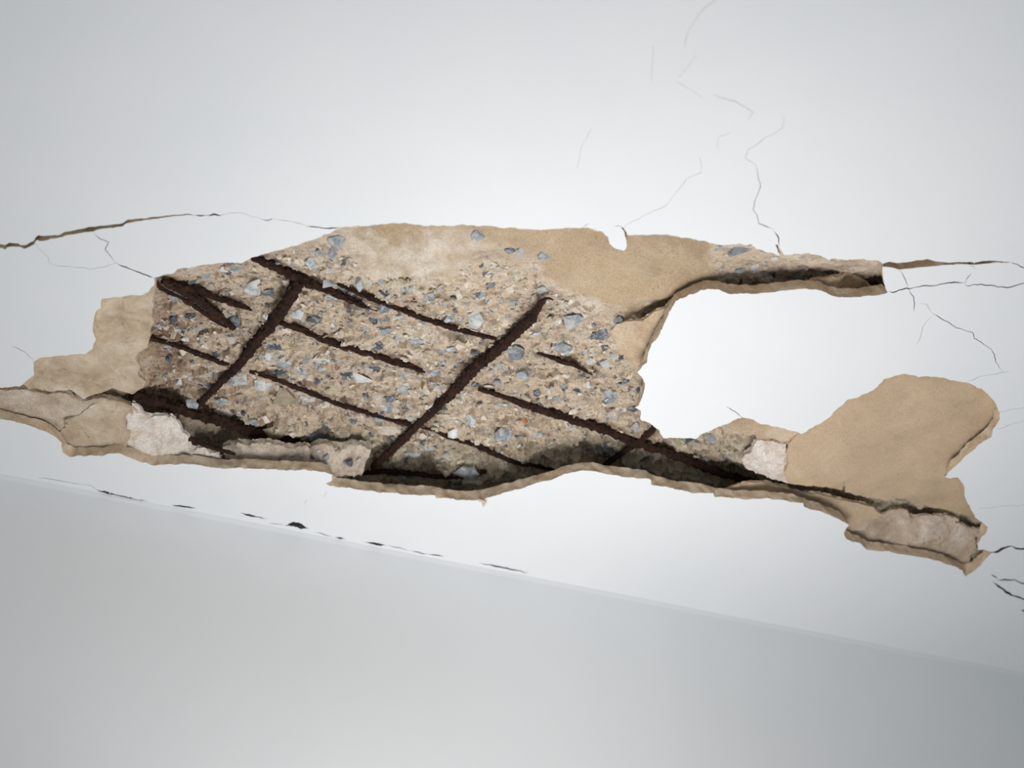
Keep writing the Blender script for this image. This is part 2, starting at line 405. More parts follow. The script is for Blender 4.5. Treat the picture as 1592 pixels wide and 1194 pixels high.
HAIR = [
 ([(299,333.6),(312,335),(322,335)],1.6),([(320,335.5),(333,333),(340,335),(347,334.4)],1.8),([(347,334),(366,330),(380,332),(392,337),(405,340)],0.45),
 ([(404,340),(415,342.5),(427,340)],1.3),([(427,341),(445,343),(460,346),(477,351.5)],0.6),([(475,351.5),(490,353),(510,355),(531,353.5)],1.3),
 ([(145,362),(155,372),(169,376),(163,387),(170,396),(180,409)],0.8),([(180,409),(200,418),(220,425),(240,433.5)],1.3),
 ([(55,380),(65,390),(75,400),(76,408),(85,413),(110,415),(140,418),(160,415),(180,409)],0.5),([(18,538),(38,546),(52,561)],0.7),
 ([(1210.5,383),(1210.5,371),(1202,356)],1.4),([(1202,356),(1180,347.7),(1176.5,334),(1170.5,325.6),(1176.5,305),(1182.6,290),(1175,256)],0.85),
 ([(1175,256),(1158,246),(1163,234),(1190,213.7),(1216.6,200),(1219,180)],0.45),
 ([(968,353.5),(1003.6,334),(1034,320.6),(1068,278),(1090,268),(1088,244)],0.45),
 ([(1115.6,-4),(1088,20),(1071,47.5),(1063,73)],0.5),([(1051,127),(1075,140),(1092,151)],0.45),([(1108,147),(1146,159.5),(1171,174.7),(1163,186.6)],0.6),
 ([(1083,85),(1073,98),(1056,120)],0.4),([(1015,70),(1013,126)],0.35),([(1115,230),(1117,213),(1135,206)],0.4),([(920,200),(905,225),(896,262)],0.3),
 ([(1397,419),(1404,428),(1412,449.5)],0.8),([(1412,449.5),(1421,463),(1421,485)],0.9),
 ([(1379,454),(1395.5,453),(1409,448),(1414,450),(1436,444.5),(1446,444.5),(1483,439.5),(1500,439)],1.5),([(1500,439),(1502,444.5),(1526,442),(1564,447),(1600,439)],1.3),
 ([(1500,439),(1507,429),(1510.6,423.6)],1.0),([(1506,410.5),(1516,418)],0.7),([(1568,407.6),(1580,410),(1600,420)],0.9),
 ([(1432,471),(1441,475),(1449.5,487)],0.7),([(1449.5,487),(1466,496),(1486,508.5),(1512,517),(1515,526),(1541,542.5),(1546,551),(1547.5,562.6),(1559,577.6)],0.9),
 ([(1447,492),(1434.5,508.5),(1432,523.6),(1425.7,536)],0.5),([(1503.6,594),(1526,585),(1569,577.6)],0.4),([(1554,641),(1575,636),(1600,632)],0.35),([(1550,668),(1572,660),(1600,653)],0.35),
 ([(1128.6,632.5),(1144,640.5),(1154,649)],1.0),([(508.5,764),(503.5,774)],0.7),([(477,777),(473,783)],0.5),([(906,353),(917,348)],0.8),([(955,352),(963,351),(967,354)],1.2),([(925,354),(928,359)],1.0),
 ([(1541,859),(1556,855),(1574,848.5)],3.4),([(1572,848),(1579,852),(1592,853),(1610,850)],3.2),([(1541,893),(1551,899)],4.0),([(1550,901),(1566,901),(1579,902.5),(1592,908),(1610,914)],1.7),
 ([(1544,904.5),(1564,921),(1578,927),(1592,931),(1615,936)],3.0),([(1588,949),(1600,950)],5.0),([(1521,791),(1560,787),(1600,785)],0.3),
 ([(151,766),(168,769),(188,774),(210,779),(230,782.5)],[1.8,3.0,2.2,2.2,1.4]),([(266,788),(278,789.5),(290,791),(306,794)],[2.0,3.0,4.0,1.2]),
 ([(374,800.5),(385,803),(400,806),(416,809)],[4.0,3.4,2.8,1.2]),([(418,816),(444,819)],1.3),([(443,819),(456,818),(466,819.5),(479,823.8)],[1.5,7.5,7.5,3.0]),
 ([(490,830),(508,834),(518,837)],1.3),([(520,838),(530,839),(537,839.5)],[2.0,4.0,1.5]),([(566,845.5),(580,846.5),(592,848),(602,850)],[1.5,4.8,3.6,1.2]),
 ([(602,850),(620,853),(639,858)],1.1),([(640,858.5),(652,861),(664,863)],2.1),([(664,863.5),(678,864),(690,867)],1.5),([(744,876),(762,880),(790,886),(823,892.5)],[1.2,2.2,2.6,1.0]),
 ([(60,742),(95,747),(140,755),(168,768)],0.6),
]

# ================================================================== ceiling skin
def skin_d(q):     # gentle unevenness of the painted face (metres above the nominal plane)
    return 0.0016 * fbm(q[:, 0] * 3.1, q[:, 1] * 3.1, 11, 3)
SKIN_T = 0.0105

wl = unp([0, 1524], [738, 1034], 0.0)
wdir = wl[1] - wl[0]; wdir /= np.hypot(*wdir); wn = np.array([wdir[1], -wdir[0]])       # wn points to the camera side
if (np.array([0.0, 0.0]) - wl[0]) @ wn < 0: wn = -wn
def on_wall(s, off=0.0): return wl[0] + wdir * s + wn * off

hole_uv = to_uv(rough_line(HOLE, 2.6, 1.1, 3), skin_d)
holes = [hole_uv, to_uv(rough_line(CRACK_L, 3, 0.6, 4), skin_d), to_uv(rough_line(CRACK_R, 3, 0.5, 5), skin_d)]
for i, (pl, w) in enumerate(HAIR):
    if pl[0][1] > 760 and pl[0][0] < 830 and not 470 < pl[0][0] < 515 or pl[0][0] in (490, 508): pl = [(a, b - 2.6) for a, b in pl]
    w = np.array(w) * (0.7 if np.max(w) < 0.65 else 1.0)
    if np.max(w) > 1 and pl[0][1] > 760 and pl[0][0] < 830: w = w * 0.8
    holes.append(to_uv(ribbon(pl, w, 0.9, 20 + i), skin_d))
outer = np.array([(-1.6, -1.2), (1.6, -1.2), on_wall(3.2, 0.0), on_wall(-2.2, 0.0)])
gx, gy = np.meshgrid(np.arange(-0.62, 0.72, 0.010), np.arange(0.42, 1.75, 0.010))
grid = np.column_stack([gx.ravel(), gy.ravel()])
grid = grid + 0.0012 * np.column_stack([noise(grid[:, 0] * 333, grid[:, 1] * 291, 1), noise(grid[:, 0] * 301, grid[:, 1] * 277, 2)])
grid = grid[((grid - wl[0]) @ wn) > 0.012]
P, T, B = triangulate(outer, holes, grid)
def skin_z(q):
    edge = np.clip(((q - wl[0]) @ wn) / 0.05, 0, 1)
    return H + skin_d(q) * edge
ceiling = mesh_obj('ceiling', np.column_stack([P, skin_z(P)]), T, M_PAINT, None, True)
tag(ceiling, kind='structure', label='white painted plaster ceiling with a large ragged hole and cracks')
mid = P[B].mean(1)
inner = (mid[:, 1] > 0.40) & (mid[:, 1] < 1.8) & (np.abs(mid[:, 0]) < 0.85) & (((mid - wl[0]) @ wn) > 0.0015)
wide = np.zeros(len(B), bool)
for h_ in holes[:3]: wide |= segdist(mid, np.vstack([h_, h_[:1]])) < 0.0004
V, Fc = side_walls(P, B[inner & wide], skin_z, SKIN_T, 0.0010, 5)
tag(mesh_obj('plaster_edge', V, Fc, M_EDGE, ceiling, True), label='sandy broken edge of the white plaster')
V, Fc = side_walls(P, B[inner & ~wide], skin_z, SKIN_T, 0.0, 6, 2)
tag(mesh_obj('crack_side', V, Fc, M_DIRT, ceiling), label='dirt-darkened sides of the hairline cracks')

# ================================================================== wall
def wall_mesh():
    v, f = [], []
    prof = [(0.0022, 0.012), (0.0022, 0.001), (0.0018, -0.0015), (0.0009, -0.003), (0.0003, -0.0045), (0.0, -0.006), (0.0, -0.4), (0.0, -2.5)]
    ss = np.linspace(-2.2, 3.2, 160)
    for off, dz in prof:
        for s in ss:
            p = on_wall(s, off + (0.0007 * float(noise(np.array([s * 9.0]), np.array([dz * 40]), 8)[0]) if dz > -0.4 else 0))
            v.append((p[0], p[1], H + dz))
    n = len(ss)
    for k in range(len(prof) - 1):
        for i in range(n - 1): f.append((k * n + i, k * n + i + 1, (k + 1) * n + i + 1, (k + 1) * n + i))
    return v, f
v, f = wall_mesh()
tag(mesh_obj('wall_back', v, f, M_WALL, None, True), kind='structure', label='plain white painted wall meeting the ceiling under the damage')

# ================================================================== concrete behind the plaster
DEEP = [
 (530,356,14),(600,350,13),(700,352,13),(800,357,13),(900,356,13),(960,380,13),(1040,368,13),(1110,382,13),(1170,384,14),(1240,398,14),(1360,408,14),
 (560,390,17),(650,390,16),(750,390,18),(850,400,17),(930,410,14),(1000,410,13),(1060,410,14),(620,440,24),(700,430,22),(800,440,25),(880,450,21),(940,450,16),(1000,440,15),
 (500,385,24),(450,400,27),(400,410,30),(350,420,30),(290,425,22),(260,440,26),(510,440,34),(420,450,36),(340,455,36),
 (300,490,39),(250,480,34),(245,520,36),(240,570,40),(300,560,44),(400,520,42),(480,500,42),(600,500,40),(700,490,36),(800,500,36),(860,490,30),(920,500,25),(960,530,26),
 (300,610,58),(250,605,60),(230,630,72),(280,655,78),(340,680,84),(400,690,88),(450,692,86),(380,640,62),(450,650,62),(520,660,66),(560,690,74),
 (400,580,48),(500,580,47),(600,560,45),(700,560,43),(800,560,40),(900,560,36),(980,600,34),(950,620,40),(880,620,43),(780,620,48),(680,630,52),(580,630,54),
 (620,700,68),(700,690,62),(780,680,60),(860,680,62),(930,680,60),(990,650,44),(640,735,84),(720,738,84),(800,735,90),(860,730,92),(920,722,90),(960,725,88),
 (1000,720,82),(1030,690,64),(1080,690,62),(1120,670,50),(1060,730,88),(1110,745,96),(1170,748,98),(1150,700,66),(1195,720,64),(1215,745,80),
 (560,755,84),(640,762,86),(720,766,88),(800,752,94),(900,735,94),(1000,748,92),(1080,762,98),(1160,768,98),(1220,772,70),
 (600,800,60),(750,806,60),(900,780,70),(1050,790,70),(1180,800,60),(450,735,70),(350,735,60),(250,690,40),(600,850,14),(800,850,14),(1000,840,14),(1200,850,14),(400,790,14),
 (1170,440,50),(1210,442,56),(1260,436,50),(1320,432,50),(1360,440,55),(1360,418,16),(1300,412,15),(1170,400,19),(1240,411,20),(1150,410,19),(1220,420,22),(1150,428,26),(1100,425,17),(1060,440,16),
 (1200,470,18),(1300,475,18),(1100,470,18),(975,486,36),(1003,485,44),(1030,474,42),(1044,465,32),(955,474,17),(1000,467,15),(1030,457,14),(1000,510,30),(1050,500,18),(1030,560,18),
 (180,500,18),(100,580,20),(200,560,20),(0,620,22),(80,640,22),(160,615,28),(195,620,32),(150,680,20),(50,560,14),(100,450,14),(200,420,14),(300,380,14),(450,340,14),(700,310,13),(950,310,13),(1200,340,14),(1430,420,14),
 (1080,600,20),(1150,600,16),(1240,640,16),(1260,700,20),(1350,680,18),(1450,660,18),(1540,640,18),(1480,740,18),(1320,760,44),(1400,780,48),(1480,800,48),(1520,815,46),(1350,830,26),(1450,850,26),(1550,850,14),(1440,920,14),(1300,850,16),(1590,700,14),(1400,560,14),
 (-60,620,20),(-80,500,14),(-80,720,14),(200,760,14),
]
DEEP = [(a, b, d if d < 30 else 30 + (d - 30) * 0.42) for a, b, d in DEEP]
field = RBF(DEEP)
X0, X1, Y0, Y1, ST_ = -0.55, 0.58, 0.72, 1.36, 0.0017
nx = int((X1 - X0) / ST_) + 1; ny = int((Y1 - Y0) / ST_) + 1
gx, gy = np.meshgrid(np.linspace(X0, X1, nx), np.linspace(Y0, Y1, ny))
Q = np.column_stack([gx.ravel(), gy.ravel()])
base = np.clip(field(Q), 0.0125, 0.105)
bpx, bpy_ = proj(Q[:, 0], Q[:, 1], H + base)
PX = np.column_stack([bpx, bpy_])
SMOOTH_ZONES = [
 [(535,352),(600,345),(980,345),(1100,366),(1106,385),(1098,410),(1118,425),(1100,445),(1040,470),(990,478),(950,480),(925,470),(890,455),(850,440),(830,400),(780,380),(740,400),(700,430),(600,436),(575,420),(560,390)],
]
sm = np.zeros(len(Q))
for z in SMOOTH_ZONES:
    z = np.array(z, float); ins = inside(PX, z); d = segdist(PX, np.vstack([z, z[:1]]))
    sd = np.where(ins, d, -d) + 9 * fbm(PX[:, 0] / 22, PX[:, 1] / 22, 40, 3)
    sm = np.maximum(sm, np.clip(0.5 + sd / 14, 0, 1))
pale = np.zeros(len(Q))
for cx, cy, rx, ry in ((640, 412, 88, 30), (590, 425, 30, 16), (690, 382, 66, 22), (655, 520, 50, 24), (905, 480, 40, 12), (560, 380, 40, 20)):
    pale = np.maximum(pale, np.clip(1.25 - np.hypot((PX[:, 0] - cx) / rx, (PX[:, 1] - cy) / ry) + 0.5 * fbm(PX[:, 0] / 18, PX[:, 1] / 18, 44, 4), 0, 1))
pale *= 0.95
x, y = Q[:, 0], Q[:, 1]
d1, d2, cv, cgx, cgy = cells(x * 62 + 0.5 * noise(x * 90, y * 90, 3), y * 78 + 0.5 * noise(x * 90, y * 90, 4), 50)
facet = (cv - 0.5) * 0.0044 + (cgx * (cv * 7 % 1 - 0.5) + cgy * (cv * 13 % 1 - 0.5)) * 0.0085
e1, e2, ev, egx, egy = cells(x * 150 + 0.6 * noise(x * 200, y * 200, 5), y * 190, 60)
facet2 = (ev - 0.5) * 0.0022 + (egx * (ev * 7 % 1 - 0.5) + egy * (ev * 11 % 1 - 0.5)) * 0.0042
roughd = facet + facet2 + 0.0045 * np.clip((base - 0.036) / 0.012, 0, 1) * noise(x * 34, y * 40, 91) + 0.0040 * fbm(x * 24, y * 30, 70, 5, 0.6) + 0.0016 * np.abs(fbm(x * 120, y * 210, 75, 3))
smoothd = 0.0011 * fbm(x * 26, y * 26, 80, 4) + 0.00035 * fbm(x * 300, y * 300, 85, 2)
amp = np.clip((base - 0.013) / 0.02, 0.12, 1.0) * (1 + 0.7 * np.clip((base - 0.036) / 0.012, 0, 1))
HZ = base + amp * (1 - sm) * roughd + sm * smoothd
bord = np.minimum.reduce([x - X0, X1 - x, y - Y0, Y1 - y])
k = np.clip(bord / 0.02, 0, 1)
HZ = 0.0125 * (1 - k) + np.maximum(HZ, 0.0123) * k

# ---- reinforcement bars: (name label, pixel path, widths px, how far the axis stands proud of the concrete in mm, hooks)
BARS = [
 ('rusty rebar rising steeply across the left third of the hole, over the slanting bars', [(468,436),(455,455),(440,480),(418,508),(405,522),(375,562),(345,592),(325,613),(303,634)],[19,21,20,19,18,16,14,12,11], 5.5),
 ('long rusty rebar rising steeply through the middle of the hole to a bent thin tip', [(860,466),(851,463.5),(843,469),(836,481),(820,501),(790,528),(765,550),(735,575),(715,598),(690,622),(660,650),(630,680),(605,703),(580,727)],[2.5,4,9,13,17,18,19,19,18,15,14,14,13,12], 6.0),
 ('short dark rebar stub crossing the long slanting bar beside the white plaster island', [(1021,663),(1005,677),(988,690),(960,709),(930,731)],[8,10,10,10,9], 6.0),
 ('split rusty rebar slanting down from the top left hole edge, tapering to a point', [(393,400),(420,411),(445,424),(470,436),(500,447),(525,457),(550,468),(587,483)],[13,15,17,16,12,13,11,3], 3.0),
 ('thin rusty rebar starting beside the tapered split bar and ending at the middle upright bar', [(526,441),(560,457),(590,468),(640,487),(680,502),(710,511),(750,521),(772,526)],[7,9,10,10,10,10,9,8], 2.0),
 ('short thin rebar sunk in concrete above the thick split rust blades', [(264,438),(300,448),(330,460),(365,472),(392,482)],[12,13,10,9,5], 2.0),
 ('thick split blade of rusted rebar pointing down from the left corner of the hole', [(252,437),(275,446),(300,460),(325,479),(345,495),(364,511)],[14,18,20,17,14,10], 5.0),
 ('thin rust blade peeled off along the lower side of the thick split blade', [(240,438),(255,451),(280,462),(305,478),(330,496),(352,509)],[9,8,7,8,8,5], 6.0),
 ('rusty slanting rebar between the two upright bars, second row from the top', [(428,499),(455,507),(480,517),(520,534),(560,545),(600,558),(640,570),(662,577)],[9,10,11,12,12,11,10,8], 2.0),
 ('short thin rebar running from the mortar strip to the left upright bar', [(231,525),(260,533),(290,543),(320,555),(356,566)],[9,9,8,9,7], 2.0),
 ('thin slanting rebar between the two upright bars, lowest row', [(388,578),(420,587),(450,598),(490,614),(530,629),(570,641),(610,653),(642,662)],[6,7,8,8,9,9,8,7], 2.0),
 ('wavy thin rebar leaving the foot of the middle upright bar towards the lower lip', [(655,665),(678,670),(700,680),(730,689),(760,701),(800,717),(835,724),(864,731)],[3,6,8,9,10,9,9,9], 3.0),
 ('longest thick slanting rebar, from mid hole under the white island to the lower right lip', [(744,605),(770,612),(800,622),(830,632),(870,645),(900,655),(940,668),(980,683),(1000,690),(1040,704),(1080,720),(1120,735),(1170,749),(1225,760)],[7,10,12,15,15,15,16,17,18,16,15,14,13,12], 4.0),
 ('short shallow rebar buried in concrete near the grey stones right of the middle bar', [(834,547),(860,556),(878,563),(892,567),(921,583)],[5,9,9,8,2], 1.5),
 ('thick dark rebar in the deep recess at the lower left behind the mortar flake', [(205,613),(250,626),(300,641),(350,656),(400,673),(440,685),(490,697)],[20,21,20,20,19,17,12], 9.0),
 ('dark thin rebar lying along the deep recess beside the loose concrete chunk', [(560,735),(600,733),(640,736),(680,741),(720,740),(756,733)],[9,10,9,9,9,7], 6.0),
 ('broken scrap of rusty rebar between the pale flake and the lower lip', [(294,682),(315,690),(340,699),(366,706)],[8,9,8,5], -1),
]
def catmull(p, step):
    p = np.asarray(p, float); out = []
    q = np.vstack([2 * p[0] - p[1], p, 2 * p[-1] - p[-2]])
    for i in range(1, len(q) - 2):
        a, b, c, d = q[i - 1], q[i], q[i + 1], q[i + 2]
        n = max(2, int(np.linalg.norm((c - b)[:3]) / step))
        for j in range(n):
            t = j / n
            out.append(0.5 * ((2 * b) + (c - a) * t + (2 * a - 5 * b + 4 * c - d) * t * t + (3 * b - a - 3 * c + d) * t ** 3))
    out.append(p[-1]); return np.array(out)
bar_data = []
for lab, path, ws, proud in BARS:
    pp = np.array(path, float)
    d = np.full(len(pp), 0.04)
    if proud < 0:
        d[:] = 0.0135
        uv = unp(pp[:, 0], pp[:, 1], d)
    else:
        for _ in range(8):
            uv = unp(pp[:, 0], pp[:, 1], d)
            d = np.clip(field(uv), 0.014, 0.1) - proud / 1000
        s = np.concatenate([[0], np.cumsum(np.hypot(*np.diff(pp, axis=0).T))]); s /= s[-1]
        c = np.polyfit(s, d, 2 if len(pp) > 6 else 1)
        d = 0.75 * np.polyval(c, s) + 0.25 * d
        uv = unp(pp[:, 0], pp[:, 1], d)
    z = H + d
    r = 0.86 * np.array(ws, float) / pxm(uv[:, 0], uv[:, 1], z) / 2
    c4 = catmull(np.column_stack([uv, z, r]), 0.0016)
    bar_data.append((lab, c4))
# press each bar's bed into the concrete
rust = np.zeros(len(Q))
allp = np.concatenate([c for _, c in bar_data[:-1]])
HZr = HZ.reshape(ny, nx)
rustr = rust.reshape(ny, nx)
for px_, py_, pz_, pr_ in allp[::2]:
    R = pr_ * 1.2 + 0.011
    i0 = max(0, int((px_ - R - X0) / ST_)); i1 = min(nx, int((px_ + R - X0) / ST_) + 2)
    j0 = max(0, int((py_ - R - Y0) / ST_)); j1 = min(ny, int((py_ + R - Y0) / ST_) + 2)
    if i1 <= i0 or j1 <= j0: continue
    dd = np.hypot(gx[j0:j1, i0:i1] - px_, gy[j0:j1, i0:i1] - py_)
    need = (pz_ - H) + 0.15 * pr_ - np.maximum(dd - pr_ * 0.9, 0) * 0.9
    HZr[j0:j1, i0:i1] = np.maximum(HZr[j0:j1, i0:i1], need)
    rustr[j0:j1, i0:i1] = np.maximum(rustr[j0:j1, i0:i1], np.clip(1 - (dd - pr_) / 0.009, 0, 1) * 0.75)
HZ = HZr.ravel(); rust = rustr.ravel()
stain = np.clip(1.2 - np.hypot((PX[:, 0] - 262) / 34, (PX[:, 1] - 520) / 70), 0, 1) * 0.7
rust = np.maximum(rust, stain)

V = np.column_stack([Q, H + HZ])
idx = np.arange(nx * ny).reshape(ny, nx)
quads = np.stack([idx[:-1, :-1], idx[1:, :-1], idx[1:, 1:], idx[:-1, 1:]], -1).reshape(-1, 4)
me = bpy.data.meshes.new('concrete_slab')
fx0, fx1, fy0, fy1 = -1.6, 1.6, -1.2, 1.9
zb = H + 0.0125
ext = np.array([(fx0, fy0, zb), (fx1, fy0, zb), (fx1, fy1, zb), (fx0, fy1, zb), (X0, Y0, zb), (X1, Y0, zb), (X1, Y1, zb), (X0, Y1, zb)])
nb = len(V)
fr = np.array([(0, 4, 5, 1), (1, 5, 6, 2), (2, 6, 7, 3), (3, 7, 4, 0)]) + nb
V = np.vstack([V, ext]); allq = np.vstack([quads, fr])
me.vertices.add(len(V)); me.vertices.foreach_set('co', V.ravel())
me.loops.add(allq.size); me.loops.foreach_set('vertex_index', allq.ravel().astype(np.int32))
me.polygons.add(len(allq)); me.polygons.foreach_set('loop_start', np.arange(0, allq.size, 4, dtype=np.int32))
me.polygons.foreach_set('use_smooth', np.zeros(len(allq), bool))
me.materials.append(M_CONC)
at = me.color_attributes.new('surface', 'FLOAT_COLOR', 'POINT')
cols = np.zeros((len(V), 4)); cols[:nb, 0] = sm; cols[:nb, 1] = pale; cols[:nb, 2] = rust; cols[nb:, 0] = 1; cols[:, 3] = 1
at.data.foreach_set('color', cols.ravel())
brown = np.clip(1.35 - np.hypot((PX[:, 0] - 258) / 62, (PX[:, 1] - 535) / 95) + 0.3 * fbm(PX[:, 0] / 20, PX[:, 1] / 20, 95, 3), 0, 1)  # darker, browner oval on the concrete beside the left mortar strip
grey = np.clip((PX[:, 1] - (640 + 0.03 * (PX[:, 0] - 300))) / 45 + 0.5 * fbm(PX[:, 0] / 30, PX[:, 1] / 24, 97, 3), 0, 1)
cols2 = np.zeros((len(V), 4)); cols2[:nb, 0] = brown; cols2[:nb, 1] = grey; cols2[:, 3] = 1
at2 = me.color_attributes.new('tint', 'FLOAT_COLOR', 'POINT'); at2.data.foreach_set('color', cols2.ravel())
me.update(calc_edges=True); me.validate()
slab = bpy.data.objects.new('concrete_slab', me); COL.objects.link(slab); slab.parent = ceiling
slab['label'] = 'rough tan concrete exposed behind the plaster'

def conc_z(u, v):
    i = np.clip(((np.asarray(u) - X0) / ST_).round().astype(int), 0, nx - 1); j = np.clip(((np.asarray(v) - Y0) / ST_).round().astype(int), 0, ny - 1)
    return H + HZr[j, i]
def on_concrete(px, py):
    d = np.full(np.shape(px), 0.04)
    for _ in range(10):
        uv = unp(px, py, d); d = 0.5 * d + 0.5 * np.clip(field(uv.reshape(-1, 2)).reshape(np.shape(px)), 0.0125, 0.105)
    return unp(px, py, d)

# ---- bars
def bar_mesh(c4, seed, ecc=1.0):
    n = len(c4); rings = 12
    p = c4[:, :3]; t = np.gradient(p, axis=0); t /= (np.linalg.norm(t, axis=1)[:, None] + 1e-9)
    up = np.array([0, 0, 1.0]); sx = np.cross(t, up); sx /= (np.linalg.norm(sx, axis=1)[:, None] + 1e-9); uz = np.cross(sx, t)
    V, Fc = [], []
    s = np.arange(n)
    for k in range(rings):
        a = 2 * math.pi * k / rings
        r = c4[:, 3] * (1 + 0.16 * fbm(s * 0.16, np.full(n, math.cos(a) * 1.3 + math.sin(a) * 2.1), seed, 3) + 0.42 * np.maximum(-0.2, fbm(s * 0.62, np.full(n, math.sin(a) * 3 + 7 * math.cos(a)), seed + 9, 2)) )
        V.append(p + (sx * (math.cos(a) * r)[:, None]) + uz * (math.sin(a) * r * ecc)[:, None])
    V = np.stack(V, 1).reshape(-1, 3)
    for i in range(n - 1):
        for k in range(rings):
            k2 = (k + 1) % rings
            Fc.append((i * rings + k, i * rings + k2, (i + 1) * rings + k2, (i + 1) * rings + k))
    Fc.append(tuple(range(rings))[::-1]); Fc.append(tuple((n - 1) * rings + k for k in range(rings)))
    return V, Fc
rs = random.Random(5)
for i, (lab, c4) in enumerate(bar_data):
    V, Fc = bar_mesh(c4, 100 + i * 7, 0.75 if i in (6, 7) else 1.0)
    b = bpy.data.objects.new('rebar', None); COL.objects.link(b); b.empty_display_size = 0.02
    c0 = c4[len(c4) // 2, :3].copy(); b.location = c0
    mesh_obj('shaft', V - c0, Fc, M_RUST, b)
    tag(b, lab, 'rebar', 'rusted reinforcement bars in the hole')
    # loose scale standing off the bar
    n = len(c4)
    for q in range(max(1, int(n / 26))):
        j = rs.randrange(2, n - 6); L = rs.randint(3, 6)
        a = c4[j]; e = c4[min(n - 1, j + L)]
        side = rs.choice((-1, 1)); dr = e[:2] - a[:2]; dr = dr / (np.hypot(*dr) + 1e-9); nr = np.array([-dr[1], dr[0]]) * side
        r = a[3]
        vs = []
        for t, wd_ in ((0, 0.2), (0.35, 1.0), (0.75, 0.8), (1.0, 0.15)):
            c = a[:3] * (1 - t) + e[:3] * t
            o = c[:2] + nr * r * 0.85; o2 = c[:2] + nr * (r * 0.9 + 0.0016 * wd_ * rs.uniform(0.5, 1.4))
            zz = c[2] - r * 0.35
            vs += [(o[0], o[1], zz), (o2[0], o2[1], zz - 0.0006), (o2[0], o2[1], zz + 0.0008), (o[0], o[1], zz + 0.0016)]
        fs = []
        for k in range(3):
            for m in range(4): fs.append((k * 4 + m, k * 4 + (m + 1) % 4, (k + 1) * 4 + (m + 1) % 4, (k + 1) * 4 + m))
        fs += [(3, 2, 1, 0), (12, 13, 14, 15)]
        mesh_obj('rust_flake', np.array(vs) - c0, fs, M_FLAKE, b)

# ================================================================== mortar layers and loose fragments
def sheet(name, pp, ctrl, thick, material, parent, seed, fray=1.2, relief=0.0012, sp=0.003, edge_rough=0.0014, edge_mat=None):
    df0 = RBF(ctrl) if len(ctrl) > 1 else None
    def df(q):
        b = df0(q) if df0 else np.full(len(q), ctrl[0][2] / 1000.0)
        return b + relief * fbm(q[:, 0] * 34, q[:, 1] * 38, seed, 5, 0.6)
    out = to_uv(rough_line(pp, 2.5, fray, seed), df)
    lo, hi = out.min(0), out.max(0)
    a, b = np.meshgrid(np.arange(lo[0], hi[0], sp), np.arange(lo[1], hi[1], sp))
    g = np.column_stack([a.ravel(), b.ravel()]); g = g + sp * 0.3 * np.column_stack([noise(g[:, 0] * 777, g[:, 1] * 555, 1), noise(g[:, 0] * 611, g[:, 1] * 700, 2)])
    g = g[inside(g, out)]
    P, T, B = triangulate(out, [], g)
    zf = lambda q: H + df(q)
    V1 = np.column_stack([P, zf(P)])
    V2, F2 = side_walls(P, B, zf, thick, edge_rough, seed + 1, 3)
    # front and back
    n1 = len(V1); V3 = np.column_stack([P, zf(P) + thick * 0.8])
    F = [tuple(t) for t in T] + [tuple(int(i) + n1 for i in t[::-1]) for t in T]
    if parent:
        o = mesh_obj(name, np.vstack([V1, V3]), F, material, parent)
        mesh_obj('broken_edge', V2, F2, edge_mat or material, o, True)
    else:
        o = bpy.data.objects.new(name, None); COL.objects.link(o); o.empty_display_size = 0.02
        c = V1.mean(0); o.location = c
        mesh_obj('broken_face', np.vstack([V1, V3]) - c, F, material, o)
        mesh_obj('broken_edge', V2 - c, F2, edge_mat or material, o, True)
    return o, df
def layer(pp, ctrl, thick, m, seed, label, **k):
    o, df = sheet('mortar_layer', pp, ctrl, thick, m, ceiling, seed, **k); o['label'] = label; return df
def frag(name, pp, ctrl, thick, m, seed, label, cat='fragment', **k):
    o, df = sheet(name, pp, ctrl, thick, m, None, seed, **k); tag(o, label, cat); return o, df

# left strip beside the bars
layer([(130,450),(240,425),(241,445),(237,480),(236,505),(233,520),(229,540),(216,548),(209,557),(219,572),(214,582),(227,593),(222,603),(205,612),(192,609),(175,604),(150,612),(128,620),
       (112,607),(75,608),(45,604),(30,596),(20,560),(120,540),(135,500)],
      [(150,470,12),(235,470,16),(150,540,12.5),(230,540,19),(40,600,13),(110,600,15),(200,600,20),(100,560,12)], 0.006, M_STRIP, 201, 'tan mortar strip left of the exposed bars', relief=0.0018)
# lower left band
layer([(-80,600),(0,606),(35,606),(72,612),(103,611),(113,620),(128,625),(145,621),(158,619),(176,622),(206,630),(214,640),(205,660),(200,690),(215,712),(250,735),(100,735),(60,700),(-80,680)],
      [(0,620,14),(100,620,16),(200,640,17),(0,650,13),(110,700,13.5),(200,705,13),(150,660,17)], 0.005, M_PINK, 202, 'pinkish mortar band along the lower left lip', relief=0.0016)
layer([(138,634),(160,622),(180,624),(206,631),(204,660),(197,690),(196,716),(100,716),(92,694),(82,676),(104,664),(100,652),(122,648)],
      [(140,634,15),(206,632,15),(110,660,14),(200,700,12.3),(100,705,12),(160,665,14.5)], 0.004, M_STRIP, 208, 'smooth tan mortar patch left of the white ragged flake', relief=0.0010, fray=1.8)
